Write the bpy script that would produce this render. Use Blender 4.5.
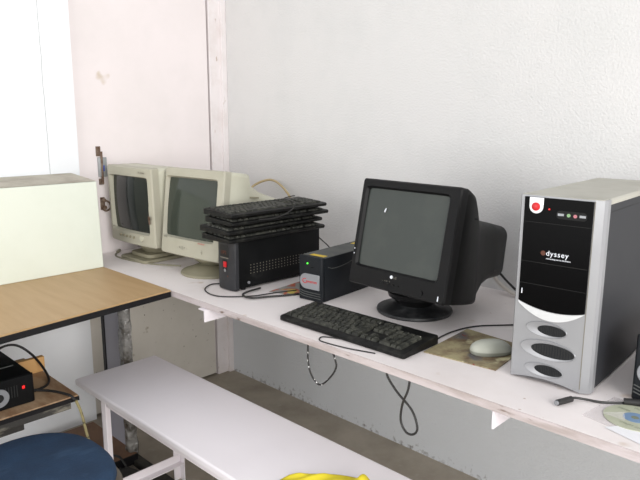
import bpy, bmesh, math, random
from mathutils import Vector, Matrix, Euler
random.seed(7)
S = bpy.context.scene
COL = S.collection
for o in list(bpy.data.objects): bpy.data.objects.remove(o)

# ------------------------------------------------------------------ camera
YAW, PITCH, ROLL, FPX = 0.7724, 0.1944, 0.0032, 632.3
cd = bpy.data.cameras.new('camera'); cam = bpy.data.objects.new('camera', cd); COL.objects.link(cam)
F_ = Vector((-math.sin(YAW)*math.cos(PITCH), math.cos(YAW)*math.cos(PITCH), -math.sin(PITCH)))
R_ = Vector((math.cos(YAW), math.sin(YAW), 0)); U_ = R_.cross(F_)
R2 = R_*math.cos(ROLL)+U_*math.sin(ROLL); U2 = -R_*math.sin(ROLL)+U_*math.cos(ROLL)
m = Matrix((R2, U2, -F_)).transposed().to_4x4(); m.translation = Vector((2.62, -2.0025, 1.3661))
cam.matrix_world = m
cd.sensor_width = 36; cd.lens = FPX/640*36; cd.clip_start = .02
S.camera = cam

# ------------------------------------------------------------------ light
w = bpy.data.worlds.new('world'); S.world = w; w.use_nodes = True
bg = w.node_tree.nodes['Background']; bg.inputs[0].default_value = (.95, .97, 1, 1); bg.inputs[1].default_value = .66
def area(name, loc, target, sx, sy, power, color=(1, 1, 1)):
    l = bpy.data.lights.new(name, 'AREA'); l.shape = 'RECTANGLE'; l.size = sx; l.size_y = sy; l.energy = power; l.color = color
    o = bpy.data.objects.new(name, l); COL.objects.link(o); o.location = loc
    o.rotation_euler = (Vector(target)-Vector(loc)).to_track_quat('-Z', 'Y').to_euler()
    return o
area('window_light', (5.2, -2.2, 1.8), (0.2, -.9, .8), 2.6, 2.2, 118, (1, .975, .945))
area('low_fill_light', (1.4, -4.7, 1.3), (1.0, 0, .7), 2.4, 2.2, 48, (1, .99, .97))  # added fill lamp, set low to reach under the desk; no doorway behind it
S.view_settings.view_transform = 'Standard'; S.view_settings.look = 'None'
S.view_settings.gamma = 1; S.view_settings.use_curve_mapping = False
S.view_settings.exposure = 0.25

# ------------------------------------------------------------------ materials
def srgb(r, g, b):
    f = lambda c: (c/255/12.92) if c/255 <= .04045 else ((c/255+.055)/1.055)**2.4
    return (f(r), f(g), f(b), 1)
def mat(name, col, rough=.6, metal=0, col2=None, scale=12, thr=(.45, .7), bump=0, bscale=60, spec=.5, detail=6, emit=None, stretch=None, bdist=.004):
    M = bpy.data.materials.new(name); M.use_nodes = True; nt = M.node_tree; N = nt.nodes; L = nt.links
    b = N['Principled BSDF']; b.inputs['Roughness'].default_value = rough; b.inputs['Metallic'].default_value = metal
    b.inputs['Specular IOR Level'].default_value = spec; b.inputs['Base Color'].default_value = srgb(*col)
    tc = N.new('ShaderNodeTexCoord'); src = tc.outputs['Object']
    if stretch:
        mp = N.new('ShaderNodeMapping'); mp.inputs['Scale'].default_value = stretch; L.new(src, mp.inputs[0]); src = mp.outputs[0]
    if col2:
        n = N.new('ShaderNodeTexNoise'); n.inputs['Scale'].default_value = scale; n.inputs['Detail'].default_value = detail; n.inputs['Roughness'].default_value = .62
        L.new(src, n.inputs['Vector'])
        r = N.new('ShaderNodeMapRange'); r.inputs[1].default_value = thr[0]; r.inputs[2].default_value = thr[1]
        L.new(n.outputs[0], r.inputs[0])
        x = N.new('ShaderNodeMix'); x.data_type = 'RGBA'; x.inputs[6].default_value = srgb(*col); x.inputs[7].default_value = srgb(*col2)
        L.new(r.outputs[0], x.inputs[0]); L.new(x.outputs[2], b.inputs['Base Color'])
    if bump:
        n2 = N.new('ShaderNodeTexNoise'); n2.inputs['Scale'].default_value = bscale; n2.inputs['Detail'].default_value = 3
        L.new(tc.outputs['Object'], n2.inputs['Vector'])
        bp = N.new('ShaderNodeBump'); bp.inputs['Strength'].default_value = bump; bp.inputs['Distance'].default_value = bdist
        L.new(n2.outputs[0], bp.inputs['Height']); L.new(bp.outputs[0], b.inputs['Normal'])
    if emit:
        b.inputs['Emission Color'].default_value = srgb(*emit[:3]); b.inputs['Emission Strength'].default_value = emit[3]
    return M
def overlay(M, col, scale, thr, stretch=None, detail=3):
    """a second layer of marks with a shape of their own (scuffs, specks, stains)"""
    nt = M.node_tree; N = nt.nodes; L = nt.links; b = N['Principled BSDF']
    tc = N.new('ShaderNodeTexCoord'); src = tc.outputs['Object']
    if stretch:
        mp = N.new('ShaderNodeMapping'); mp.inputs['Scale'].default_value = stretch; L.new(src, mp.inputs[0]); src = mp.outputs[0]
    n = N.new('ShaderNodeTexNoise'); n.inputs['Scale'].default_value = scale; n.inputs['Detail'].default_value = detail; L.new(src, n.inputs['Vector'])
    r = N.new('ShaderNodeMapRange'); r.inputs[1].default_value = thr[0]; r.inputs[2].default_value = thr[1]; L.new(n.outputs[0], r.inputs[0])
    x = N.new('ShaderNodeMix'); x.data_type = 'RGBA'; x.inputs[7].default_value = srgb(*col)
    if b.inputs['Base Color'].is_linked:
        L.new(b.inputs['Base Color'].links[0].from_socket, x.inputs[6])
    else: x.inputs[6].default_value = b.inputs['Base Color'].default_value
    L.new(r.outputs[0], x.inputs[0]); L.new(x.outputs[2], b.inputs['Base Color'])
    return M

m_wall = mat('white_plaster', (217, 216, 215), .85, col2=(211, 211, 210), scale=3, bump=.62, bscale=130, spec=.2)
m_doorp = mat('painted_board', (236, 228, 228), .6, col2=(229, 222, 221), scale=2.5, bump=.05, bscale=20, spec=.25)
overlay(m_doorp, (205, 190, 172), 5.5, (.72, .78))
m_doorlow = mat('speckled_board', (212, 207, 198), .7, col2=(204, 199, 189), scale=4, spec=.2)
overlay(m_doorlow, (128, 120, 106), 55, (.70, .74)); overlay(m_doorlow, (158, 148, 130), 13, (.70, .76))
m_trim = mat('worn_trim_paint', (232, 226, 226), .6, col2=(222, 214, 212), scale=9, spec=.3)
overlay(m_trim, (186, 168, 156), 34, (.68, .74), (1, 1, .35))
m_gap = mat('dark_gap', (92, 66, 50), .9)
m_leftw = mat('left_wall_paint', (243, 245, 248), .6, col2=(237, 240, 244), scale=1.5, bump=.04, bscale=15, spec=.25)
def zsplit(M, zc, col):
    nt = M.node_tree; N = nt.nodes; L = nt.links; b = N['Principled BSDF']
    g = N.new('ShaderNodeTexCoord'); s = N.new('ShaderNodeSeparateXYZ'); L.new(g.outputs['Object'], s.inputs[0])
    f = N.new('ShaderNodeMath'); f.operation = 'LESS_THAN'; L.new(s.outputs['Z'], f.inputs[0]); f.inputs[1].default_value = zc
    x = N.new('ShaderNodeMix'); x.data_type = 'RGBA'; x.inputs[7].default_value = srgb(*col)
    L.new(b.inputs['Base Color'].links[0].from_socket, x.inputs[6]); L.new(f.outputs[0], x.inputs[0]); L.new(x.outputs[2], b.inputs['Base Color'])
zsplit(m_wall, .742, (215, 218, 221))
def grime(M, zc, col):
    nt = M.node_tree; N = nt.nodes; L = nt.links; b = N['Principled BSDF']
    g = N.new('ShaderNodeTexCoord'); s = N.new('ShaderNodeSeparateXYZ'); L.new(g.outputs['Object'], s.inputs[0])
    n = N.new('ShaderNodeTexNoise'); n.inputs['Scale'].default_value = 48; n.inputs['Detail'].default_value = 8; L.new(g.outputs['Object'], n.inputs['Vector'])
    n2 = N.new('ShaderNodeTexNoise'); n2.inputs['Scale'].default_value = 3; L.new(g.outputs['Object'], n2.inputs['Vector'])
    a = N.new('ShaderNodeMath'); a.operation = 'MULTIPLY_ADD'; L.new(s.outputs['Z'], a.inputs[0]); a.inputs[1].default_value = -1.9/zc*.1; L.new(n.outputs[0], a.inputs[2])
    c = N.new('ShaderNodeMath'); c.operation = 'MULTIPLY_ADD'; L.new(n2.outputs[0], c.inputs[0]); c.inputs[1].default_value = .35; L.new(a.outputs[0], c.inputs[2])
    r = N.new('ShaderNodeMapRange'); r.inputs[1].default_value = .66; r.inputs[2].default_value = .86; r.inputs[4].default_value = .8; L.new(c.outputs[0], r.inputs[0])
    z_ = N.new('ShaderNodeMath'); z_.operation = 'LESS_THAN'; L.new(s.outputs['Z'], z_.inputs[0]); z_.inputs[1].default_value = .3
    k = N.new('ShaderNodeMath'); k.operation = 'MULTIPLY'; L.new(r.outputs[0], k.inputs[0]); L.new(z_.outputs[0], k.inputs[1])
    x = N.new('ShaderNodeMix'); x.data_type = 'RGBA'; x.inputs[7].default_value = srgb(*col)
    L.new(b.inputs['Base Color'].links[0].from_socket, x.inputs[6]); L.new(k.outputs[0], x.inputs[0]); L.new(x.outputs[2], b.inputs['Base Color'])
grime(m_wall, .06, (104, 98, 88))
def seam(M, y0, amp, half, col):
    nt = M.node_tree; N = nt.nodes; L = nt.links; b = N['Principled BSDF']
    g = N.new('ShaderNodeTexCoord'); s = N.new('ShaderNodeSeparateXYZ'); L.new(g.outputs['Object'], s.inputs[0])
    c = N.new('ShaderNodeCombineXYZ'); L.new(s.outputs['Z'], c.inputs['Z'])
    n = N.new('ShaderNodeTexNoise'); n.inputs['Scale'].default_value = 9; n.inputs['Detail'].default_value = 4; L.new(c.outputs[0], n.inputs['Vector'])
    a = N.new('ShaderNodeMath'); a.operation = 'MULTIPLY_ADD'; L.new(n.outputs[0], a.inputs[0]); a.inputs[1].default_value = amp; L.new(s.outputs['Y'], a.inputs[2])
    d = N.new('ShaderNodeMath'); d.operation = 'SUBTRACT'; L.new(a.outputs[0], d.inputs[0]); d.inputs[1].default_value = y0+amp*.5
    e = N.new('ShaderNodeMath'); e.operation = 'ABSOLUTE'; L.new(d.outputs[0], e.inputs[0])
    f = N.new('ShaderNodeMath'); f.operation = 'LESS_THAN'; L.new(e.outputs[0], f.inputs[0]); f.inputs[1].default_value = half
    x = N.new('ShaderNodeMix'); x.data_type = 'RGBA'; x.inputs[7].default_value = srgb(*col)
    L.new(b.inputs['Base Color'].links[0].from_socket, x.inputs[6]); h = N.new('ShaderNodeMath'); h.operation = 'GREATER_THAN'; L.new(s.outputs['Z'], h.inputs[0]); h.inputs[1].default_value = .8
    k = N.new('ShaderNodeMath'); k.operation = 'MULTIPLY'; L.new(f.outputs[0], k.inputs[0]); L.new(h.outputs[0], k.inputs[1]); L.new(k.outputs[0], x.inputs[0]); L.new(x.outputs[2], b.inputs['Base Color'])
seam(m_leftw, -.918, .012, .0011, (176, 178, 182))
m_floor = mat('dusty_concrete', (184, 176, 163), .85, col2=(158, 150, 137), scale=5, thr=(.35, .7), bump=.3, bscale=30, spec=.2)
overlay(m_floor, (178, 172, 162), 22, (.62, .74))
m_shelf = mat('pinkish_white_paint', (236, 229, 228), .5, col2=(229, 221, 219), scale=4, spec=.35)
overlay(m_shelf, (196, 176, 158), 9, (.68, .78)); overlay(m_shelf, (176, 150, 140), 60, (.74, .8))
m_shelfe = mat('worn_shelf_edge', (198, 188, 188), .6, col2=(172, 160, 156), scale=20, thr=(.5, .66), stretch=(.25, 1, 1.5))
overlay(m_shelfe, (110, 90, 78), 45, (.66, .74), (.3, 1, 1))
m_bench = mat('bench_paint', (240, 235, 239), .42, col2=(235, 230, 234), scale=2, spec=.4)
overlay(m_bench, (250, 250, 252), 40, (.77, .8)); overlay(m_bench, (150, 130, 130), 70, (.79, .83))
m_bracket = mat('white_enamel', (236, 230, 234), .5)
m_desk = mat('wood_laminate', (184, 153, 112), .45, col2=(174, 143, 101), scale=6, thr=(.35, .7), stretch=(.6, 5, 5), spec=.4)
m_blackedge = mat('black_edging', (24, 23, 25), .5, spec=.25)
m_greypanel = mat('grey_laminate', (150, 149, 158), .6)
m_foil = mat('plastic_wrap', (132, 130, 126), .22, col2=(70, 66, 60), scale=14, thr=(.4, .6), bump=1, bscale=26, spec=.9, bdist=.02)
m_brown = mat('brown_board', (128, 98, 76), .7, col2=(112, 84, 64), scale=8)
m_woodtray = mat('worn_wood_tray', (176, 148, 118), .55, col2=(132, 96, 66), scale=5, thr=(.46, .64), stretch=(1, 2.5, 1))
m_dirty = mat('dusty_metal_frame', (58, 56, 54), .7, col2=(128, 124, 112), scale=22, thr=(.5, .64), stretch=(1, .5, 1.6))
m_block = mat('pine_block', (206, 160, 102), .6)
m_pale = mat('pale_green_white_case', (228, 234, 222), .5, col2=(222, 228, 215), scale=3)
overlay(m_pale, (200, 200, 176), 7, (.7, .8))
m_casetop = mat('dusty_case_top', (186, 180, 166), .8, col2=(160, 152, 138), scale=10)
m_caseside = mat('yellowed_side', (214, 202, 160), .7)
m_beige = mat('beige_plastic', (177, 174, 158), .5, col2=(169, 166, 149), scale=6, spec=.35)
overlay(m_beige, (140, 128, 110), 38, (.74, .8))
m_beige_hood = mat('beige_hood', (198, 197, 180), .5, col2=(188, 186, 167), scale=5, spec=.35)
m_beiged = mat('beige_base', (144, 139, 118), .6, col2=(130, 125, 105), scale=8)
m_mark = mat('grey_marking', (120, 116, 106), .6)
m_redmark = mat('faded_red_marking', (192, 124, 116), .6)
m_glassd = mat('dark_crt_glass', (38, 42, 40), .07, spec=.6)
m_glassm = mat('grey_crt_glass', (58, 64, 57), .08, spec=.4)
m_glassl = mat('dusty_crt_glass', (62, 67, 64), .14, col2=(70, 74, 70), scale=7, spec=.35)
m_blk = mat('black_plastic', (21, 21, 22), .42, col2=(24, 24, 24), scale=6, spec=.16)
m_blkd = mat('dusty_black_plastic', (24, 24, 24), .5, col2=(44, 43, 41), scale=9, thr=(.5, .85), spec=.2)
overlay(m_blkd, (100, 98, 92), 16, (.7, .9), (1, 1, 2.2))
m_stand = mat('dusty_black_stand', (30, 31, 33), .45, col2=(76, 77, 78), scale=16, thr=(.48, .7), spec=.4)
m_key = mat('dusty_key', (42, 43, 40), .5, col2=(86, 86, 78), scale=45, thr=(.42, .75), spec=.2)
overlay(m_key, (150, 150, 140), 120, (.68, .76))
m_kbody = mat('keyboard_shell', (18, 18, 18), .5, col2=(48, 48, 44), scale=30, thr=(.5, .8), spec=.2)
m_ups = mat('black_ups_steel', (13, 14, 15), .45, col2=(24, 25, 26), scale=7, thr=(.45, .8), spec=.15)
overlay(m_ups, (64, 64, 62), 9, (.68, .9))
m_upsf = mat('charcoal_ups_front', (34, 35, 39), .5, col2=(52, 53, 56), scale=14, thr=(.5, .8))
m_upsb = mat('blue_black_ups', (26, 29, 33), .45, col2=(38, 41, 44), scale=8, thr=(.45, .8), spec=.18)
m_upstop = mat('dusty_ups_top', (84, 86, 84), .7, col2=(66, 68, 68), scale=12)
m_badge = mat('silver_badge', (146, 148, 152), .35, metal=.3)
m_red = mat('red_button', (200, 24, 34), .35)
m_redl = mat('red_light', (230, 30, 30), .4, emit=(255, 40, 40, .35))
m_grnl = mat('green_light', (60, 220, 60), .4, emit=(80, 255, 60, 2.5))
m_yel = mat('yellow_sticker', (206, 176, 52), .6)
m_silver = mat('silver_fascia', (154, 155, 158), .36, metal=.35, col2=(146, 147, 150), scale=4)
m_silverb = mat('bright_silver', (214, 216, 218), .3, metal=.3)
m_ttop = mat('tower_top_dusty_silver', (178, 176, 166), .55, metal=.1, col2=(160, 157, 146), scale=5)
m_tside = mat('dark_steel_side', (44, 45, 49), .5, col2=(48, 49, 52), scale=6, thr=(.45, .85), spec=.22)
overlay(m_tside, (82, 83, 84), 14, (.72, .9))
m_gloss = mat('gloss_black', (6, 6, 7), .22, spec=.05)
m_hole = mat('vent_black', (14, 16, 17), .6)
m_white = mat('white_print', (236, 240, 248), .5)
m_orange = mat('orange_print', (84, 38, 14), .5)
m_cable = mat('black_cable', (34, 33, 33), .5)
m_cableg = mat('grey_cable', (132, 128, 110), .55)
m_cablet = mat('tan_cable', (178, 160, 122), .55)
m_cablew = mat('pale_cable', (214, 208, 200), .55)
m_cordp = mat('paint_flecked_cord', (30, 29, 29), .5, col2=(222, 222, 222), scale=55, thr=(.6, .62), detail=1)
m_wirep = mat('yellow_wrapped_cord', (40, 38, 34), .6, col2=(150, 140, 100), scale=60, thr=(.40, .5), detail=2)
m_pad = mat('map_print_mat', (160, 150, 116), .7, col2=(104, 82, 62), scale=12, thr=(.42, .62))
overlay(m_pad, (92, 90, 92), 9, (.58, .66)); overlay(m_pad, (196, 188, 150), 18, (.6, .68)); overlay(m_pad, (126, 40, 30), 26, (.68, .71))
m_mouse = mat('grey_mouse_plastic', (178, 180, 168), .45)
m_mousea = mat('mouse_lower', (140, 142, 132), .5)
m_disc = mat('pale_disc_label', (186, 189, 168), .35, col2=(176, 179, 158), scale=20)
m_discb = mat('disc_blue_hub', (120, 146, 178), .4)
m_ink = mat('disc_ink', (124, 130, 112), .5)
m_paper = mat('white_paper', (232, 232, 236), .7)
m_sleeve = bpy.data.materials.new('clear_sleeve'); m_sleeve.use_nodes = True
_b = m_sleeve.node_tree.nodes['Principled BSDF']; _b.inputs['Base Color'].default_value = (.86, .82, .83, 1); _b.inputs['Alpha'].default_value = .28; _b.inputs['Roughness'].default_value = .15
m_print = mat('printed_leaflet', (150, 150, 146), .6, col2=(186, 92, 70), scale=14, thr=(.5, .56))
overlay(m_print, (206, 184, 96), 11, (.58, .62))
m_yellow = mat('yellow_cloth', (226, 208, 48), .8, col2=(212, 192, 40), scale=9, bump=.3, bscale=50)
m_blue = mat('navy_blue_fabric', (34, 62, 92), .9, col2=(27, 50, 76), scale=7, thr=(.35, .65), bump=.5, bscale=240)
overlay(m_blue, (52, 78, 106), 16, (.58, .75), (1, .35, 1))
m_rim = mat('chair_rim', (104, 96, 86), .5)
m_chrome = mat('chair_steel', (90, 90, 92), .35, metal=.7)
m_rust = mat('rusty_steel', (128, 112, 98), .6, metal=.3, col2=(96, 72, 56), scale=40, thr=(.4, .6))
m_steel = mat('grey_bolt_steel', (160, 164, 166), .4, metal=.4)
m_blued = mat('blue_paint_dab', (70, 90, 170), .6)
m_bag = mat('black_refuse', (34, 34, 32), .6, col2=(58, 56, 50), scale=12)

# ------------------------------------------------------------------ mesh helpers
class B:
    def __init__(s): s.bm = bmesh.new(); s.X = Matrix.Identity(4); s.mats = []; s.mi = 0
    def m(s, mt):
        if mt not in s.mats: s.mats.append(mt)
        s.mi = s.mats.index(mt); return s
    def v(s, p): return s.bm.verts.new(s.X @ Vector(p))
    def f(s, vs):
        try: f = s.bm.faces.new(vs); f.material_index = s.mi; return f
        except ValueError: return None
    def box(s, x0, x1, y0, y1, z0, z1, bev=0):
        tb = bmesh.new()
        bmesh.ops.create_cube(tb, size=1)
        for q in tb.verts: q.co = Vector(((x0+x1)/2+q.co.x*(x1-x0), (y0+y1)/2+q.co.y*(y1-y0), (z0+z1)/2+q.co.z*(z1-z0)))
        if bev: bmesh.ops.bevel(tb, geom=tb.edges[:], offset=bev, segments=2, affect='EDGES', profile=.6)
        s.merge(tb); return s
    def merge(s, tb, mtx=None):
        mp = {}
        for q in tb.verts: mp[q] = s.v((mtx @ q.co) if mtx else q.co)
        for fc in tb.faces: s.f([mp[q] for q in fc.verts])
        tb.free()
    def prism(s, pts, axis, a, b_):
        """closed 2D outline extruded along an axis; pts are the two other coordinates in xyz order"""
        def P(u, v, t): return {'x': (t, u, v), 'y': (u, t, v), 'z': (u, v, t)}[axis]
        A = [s.v(P(u, v, a)) for u, v in pts]; Bv = [s.v(P(u, v, b_)) for u, v in pts]
        n = len(pts)
        s.f(A[::-1]); s.f(Bv)
        for i in range(n): s.f([A[i], A[(i+1) % n], Bv[(i+1) % n], Bv[i]])
        return s
    def cyl(s, p0, p1, r0, r1=None, n=24):
        r1 = r0 if r1 is None else r1
        p0 = Vector(p0); p1 = Vector(p1); d = (p1-p0).normalized(); a = d.orthogonal().normalized(); c = d.cross(a)
        A = [s.v(p0+(a*math.cos(t)+c*math.sin(t))*r0) for t in [2*math.pi*i/n for i in range(n)]]
        Z = [s.v(p1+(a*math.cos(t)+c*math.sin(t))*r1) for t in [2*math.pi*i/n for i in range(n)]]
        s.f(A[::-1]); s.f(Z)
        for i in range(n): s.f([A[i], A[(i+1) % n], Z[(i+1) % n], Z[i]])
        return s
    def lathe(s, prof, c=(0, 0, 0), n=48, ax='z'):
        rings = []
        for r, h in prof:
            ring = []
            for i in range(n):
                t = 2*math.pi*i/n
                p = {'z': (r*math.cos(t), r*math.sin(t), h), 'y': (r*math.cos(t), h, r*math.sin(t)), 'x': (h, r*math.cos(t), r*math.sin(t))}[ax]
                ring.append(s.v(Vector(c)+Vector(p)))
            rings.append(ring)
        s.loft_r(rings); return s
    def loft_r(s, rings, cap=True):
        n = len(rings[0])
        for a, b_ in zip(rings, rings[1:]):
            for i in range(n): s.f([a[i], a[(i+1) % n], b_[(i+1) % n], b_[i]])
        if cap: s.f(rings[0][::-1]); s.f(rings[-1])
    def loft(s, loops, cap=True):
        s.loft_r([[s.v(p) for p in L] for L in loops], cap); return s
    def tube(s, pts, r, n=8, smooth=True, res=6):
        P = [Vector(p) for p in pts]
        if smooth and len(P) > 2:
            Q = []
            E_ = [P[0]*2-P[1]]+P+[P[-1]*2-P[-2]]
            for i in range(1, len(E_)-2):
                a, b_, c, d = E_[i-1:i+3]
                for k in range(res):
                    t = k/res
                    Q.append(.5*((2*b_)+(c-a)*t+(2*a-5*b_+4*c-d)*t*t+(3*b_-a-3*c+d)*t**3))
            Q.append(P[-1]); P = Q
        rings = []; a = None
        for i, p in enumerate(P):
            d = (P[min(i+1, len(P)-1)]-P[max(i-1, 0)]).normalized()
            a = d.orthogonal().normalized() if a is None else (a-d*a.dot(d)).normalized()
            c = d.cross(a)
            rings.append([s.v(p+(a*math.cos(2*math.pi*k/n)+c*math.sin(2*math.pi*k/n))*r) for k in range(n)])
        s.loft_r(rings); return s
    def ball(s, c, rx, ry, rz, n=20, k=10):
        rings = []
        for j in range(1, k):
            ph = math.pi*j/k
            rings.append([s.v(Vector(c)+Vector((rx*math.sin(ph)*math.cos(2*math.pi*i/n), ry*math.sin(ph)*math.sin(2*math.pi*i/n), -rz*math.cos(ph)))) for i in range(n)])
        s.loft_r(rings); return s
    def build(s, name, mt=None, parent=None, bevel=0, seg=2, smooth=True, ang=35):
        if mt is not None: s.mats = [mt] if not s.mats else s.mats
        bm = s.bm
        bmesh.ops.recalc_face_normals(bm, faces=bm.faces[:])
        if smooth:
            for f in bm.faces: f.smooth = True
            for e in bm.edges:
                if len(e.link_faces) == 2 and e.calc_face_angle(0) > math.radians(ang): e.smooth = False
        me = bpy.data.meshes.new(name); bm.to_mesh(me); bm.free()
        for q in s.mats: me.materials.append(q)
        o = bpy.data.objects.new(name, me); COL.objects.link(o)
        if parent: o.parent = parent
        if bevel:
            d = o.modifiers.new('bevel', 'BEVEL'); d.width = bevel; d.segments = seg; d.limit_method = 'ANGLE'; d.angle_limit = math.radians(40); d.harden_normals = False
        return o
def rrect(w, h, r, n=5, cx=0, cz=0):
    """rounded rectangle outline in two coordinates"""
    P = []
    for sx, sz, a0 in ((1, 1, 0), (-1, 1, 90), (-1, -1, 180), (1, -1, 270)):
        for k in range(n+1):
            a = math.radians(a0+90*k/n)
            P.append((cx+sx*(w/2-r)+r*math.cos(a), cz+sz*(h/2-r)+r*math.sin(a)))
    return P
def densify(P, step):
    Q = []
    for i, a in enumerate(P):
        b_ = P[(i+1) % len(P)]; d = math.hypot(b_[0]-a[0], b_[1]-a[1]); n = max(1, int(d/step))
        for k in range(n): Q.append((a[0]+(b_[0]-a[0])*k/n, a[1]+(b_[1]-a[1])*k/n))
    return Q
def thing(name, label, cat, loc=(0, 0, 0), rz=0, group=None):
    o = bpy.data.objects.new(name, None); COL.objects.link(o); o.location = loc; o.rotation_euler = (0, 0, rz); o.empty_display_size = .05
    return tag(o, label, cat, group)
def tag(o, label, cat, group=None):
    o['label'] = label; o['category'] = cat
    if group: o['group'] = group
    return o
def struct(o): o['kind'] = 'structure'; return o
def copy_tree(o, parent=None):
    c = o.copy(); COL.objects.link(c); c.parent = parent
    for ch in [q for q in bpy.data.objects if q.parent == o]: copy_tree(ch, c)
    return c
def text_mesh(name, body, size, mt, parent, M, extrude=.0003, align='LEFT', spacing=1):
    c = bpy.data.curves.new(name, 'FONT'); c.body = body; c.size = size; c.extrude = extrude; c.align_x = align; c.space_character = spacing; c.resolution_u = 3
    t = bpy.data.objects.new(name, c); COL.objects.link(t)
    dg = bpy.context.evaluated_depsgraph_get(); me = bpy.data.meshes.new_from_object(t.evaluated_get(dg))
    bpy.data.objects.remove(t); me.transform(M); me.materials.clear(); me.materials.append(mt)
    o = bpy.data.objects.new(name, me); COL.objects.link(o); o.parent = parent
    return o
UP_FRONT = Matrix(((1, 0, 0, 0), (0, 0, -1, 0), (0, 1, 0, 0), (0, 0, 0, 1)))   # text plane xy -> xz facing -y

H = .7593
D = .8287
# ------------------------------------------------------------------ structure
struct(B().box(-.6, 5.5, -5, .0, -.05, 0).build('floor', m_floor))
struct(B().box(-.2, 5.5, 0, .15, -.05, 3.0).build('wall_back', m_wall))
struct(B().box(-.2, .02, -5, -.793, -.05, 3.0).build('wall_left', m_leftw))
door = struct(B().box(-.035, 0, -.79, -.104, .012, 3.0).build('door_1', m_doorp, bevel=.002))
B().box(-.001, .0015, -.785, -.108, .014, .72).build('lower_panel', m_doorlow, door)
struct(B().box(-.2, -.06, -.8, .0, -.05, 3.0).build('trim_1', m_gap))
struct(B().box(-.06, .004, -.094, -.002, 0, 3.0).build('trim_2', m_trim, bevel=.003))
struct(B().box(.002, .02, -.03, -.0, 0, 3.0).build('trim_3', m_trim, bevel=.002))
# bolt and hasp on the door leaf
b = B().m(m_rust).box(0, .004, -.706, -.686, 1.19, 1.232).m(m_steel).box(.0, .014, -.702, -.664, 1.10, 1.185, .003).m(m_rust).cyl((.014, -.688, 1.07), (.014, -.688, 1.21), .005).box(0, .006, -.70, -.68, 1.066, 1.092)
bo = b.build('slide_bolt', None, door)
B().box(.014, .0148, -.686, -.676, 1.125, 1.15).build('paint_dab', m_blued, bo)
b = B().m(m_rust).box(0, .004, -.70, -.68, .955, 1.01)
b.cyl((.0, -.69, .998), (.02, -.69, .998), .009).cyl((.0, -.688, .965), (.018, -.688, .965), .010)
b.tube([(.012, -.69, 1.0), (.03, -.675, .99), (.03, -.668, .965), (.014, -.68, .95), (.012, -.695, .958)], .004)
b.build('hasp', None, door)

# ------------------------------------------------------------------ shelf with its brackets
t = thing('wall_shelf', 'long pinkish-white painted shelf running along the back wall', 'shelf', (0, 0, 0))
b = B().m(m_shelf); b.box(.006, 3.4, -D+.002, -.001, H-.02, H)
b.build('shelf_board', None, t)
B().box(.006, 3.4, -D-.0012, -D+.002, H-.0195, H-.0004).build('shelf_edge', m_shelfe, t)
for x, pr in ((.958, .014), (2.0, 0), (3.1, 0)):
    b = B()
    b.box(x, x+.004, -D-pr, -.002, H-.062, H-.021)
    b.box(x-.03, x, -D+.02 if pr == 0 else -D-pr, -.002, H-.0245, H-.021)
    b.build('bracket', m_bracket, t)

# ------------------------------------------------------------------ bench
t = thing('bench', 'long narrow pinkish-white painted bench in front of the shelf', 'bench', (.536, -1.105, 0), .0033)
BL, BW, BZ = 2.6, .3237, .45
b = B(); b.prism(rrect(BL, BW, .008, 3, BL/2, BW/2), 'z', BZ-.024, BZ)
b.build('bench_top', m_bench, t, bevel=.006, seg=3)
for x in (.165, 2.3):
    def angle_leg(x, y, sy):
        b = B()
        y0, y1 = (y, y+.03) if sy > 0 else (y-.03, y)
        b.box(x, x+.030, y if sy > 0 else y-.004, y+.004 if sy > 0 else y, 0, BZ-.0245)
        b.box(x, x+.004, y0, y1, 0, BZ-.0245)
        return b
    angle_leg(x, .012, 1).build('leg', m_bracket, t)
    angle_leg(x, .312, -1).build('leg', m_bracket, t)
    b = B(); b.box(x+.0045, x+.008, .018, .306, .075, .105); b.box(x+.0045, x+.034, .018, .306, .071, .0748)
    b.build('cross_bar', m_bracket, t)
b = B(); b.box(.15, 2.45, .02, .024, BZ-.05, BZ-.0245); b.build('rail', m_bracket, t)

# ------------------------------------------------------------------ desk at the left wall
t = thing('desk', 'wood-topped desk with black edging against the left wall', 'desk', (.4, -.834, 0))
DZ = .764
top = [(-.378, 0), (.350, 0), (.352, -.03), (.418, -.60), (.52, -1.5), (-.378, -1.5)]
B().m(m_desk).prism([(x*1, y) for x, y in top], 'z', DZ-.006, DZ).build('desk_top', None, t)
ed = [(-.378, .001), (.352, .001), (.355, -.03), (.421, -.60), (.523, -1.5), (-.378, -1.5)]
B().prism(ed, 'z', DZ-.026, DZ-.0061).build('edging', m_blackedge, t, bevel=.002)
B().box(-.100, .036, -.03, -.014, .05, DZ-.0262).build('side_panel', m_greypanel, t)
B().box(-.122, -.101, -.034, -.01, .02, DZ-.0262).build('panel_edge', m_blackedge, t)
b = B()
rings = []
random.seed(3)
for i in range(26):
    z = .03+i*(DZ-.0262-.03)/25
    rings.append([(0.038+.025+.025*math.copysign(abs(math.cos(a))**.6, math.cos(a))*(1+random.uniform(-.12, .06)), -.03+.022*math.copysign(abs(math.sin(a))**.6, math.sin(a))*(1+random.uniform(-.2, .1)), z) for a in [2*math.pi*k/12 for k in range(12)]])
b.loft(rings); b.build('leg', m_foil, t)
B().box(-.27, .10, -1.2, -.028, .03, .052).build('foot_board', m_brown, t, bevel=.001)
B().box(.10, .105, -1.2, -.028, .012, .051).build('board_edge', m_blackedge, t)
B().box(-.2, .34, -.045, -.006, .0, .028).m(m_bag).build('foot_rail', m_bag, t, bevel=.004)
B().box(-.3, -.26, -1.45, -1.40, 0, DZ-.0262).build('leg', m_blackedge, t)
B().box(.30, .34, -1.45, -1.40, 0, DZ-.0262).build('leg', m_blackedge, t)

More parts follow.
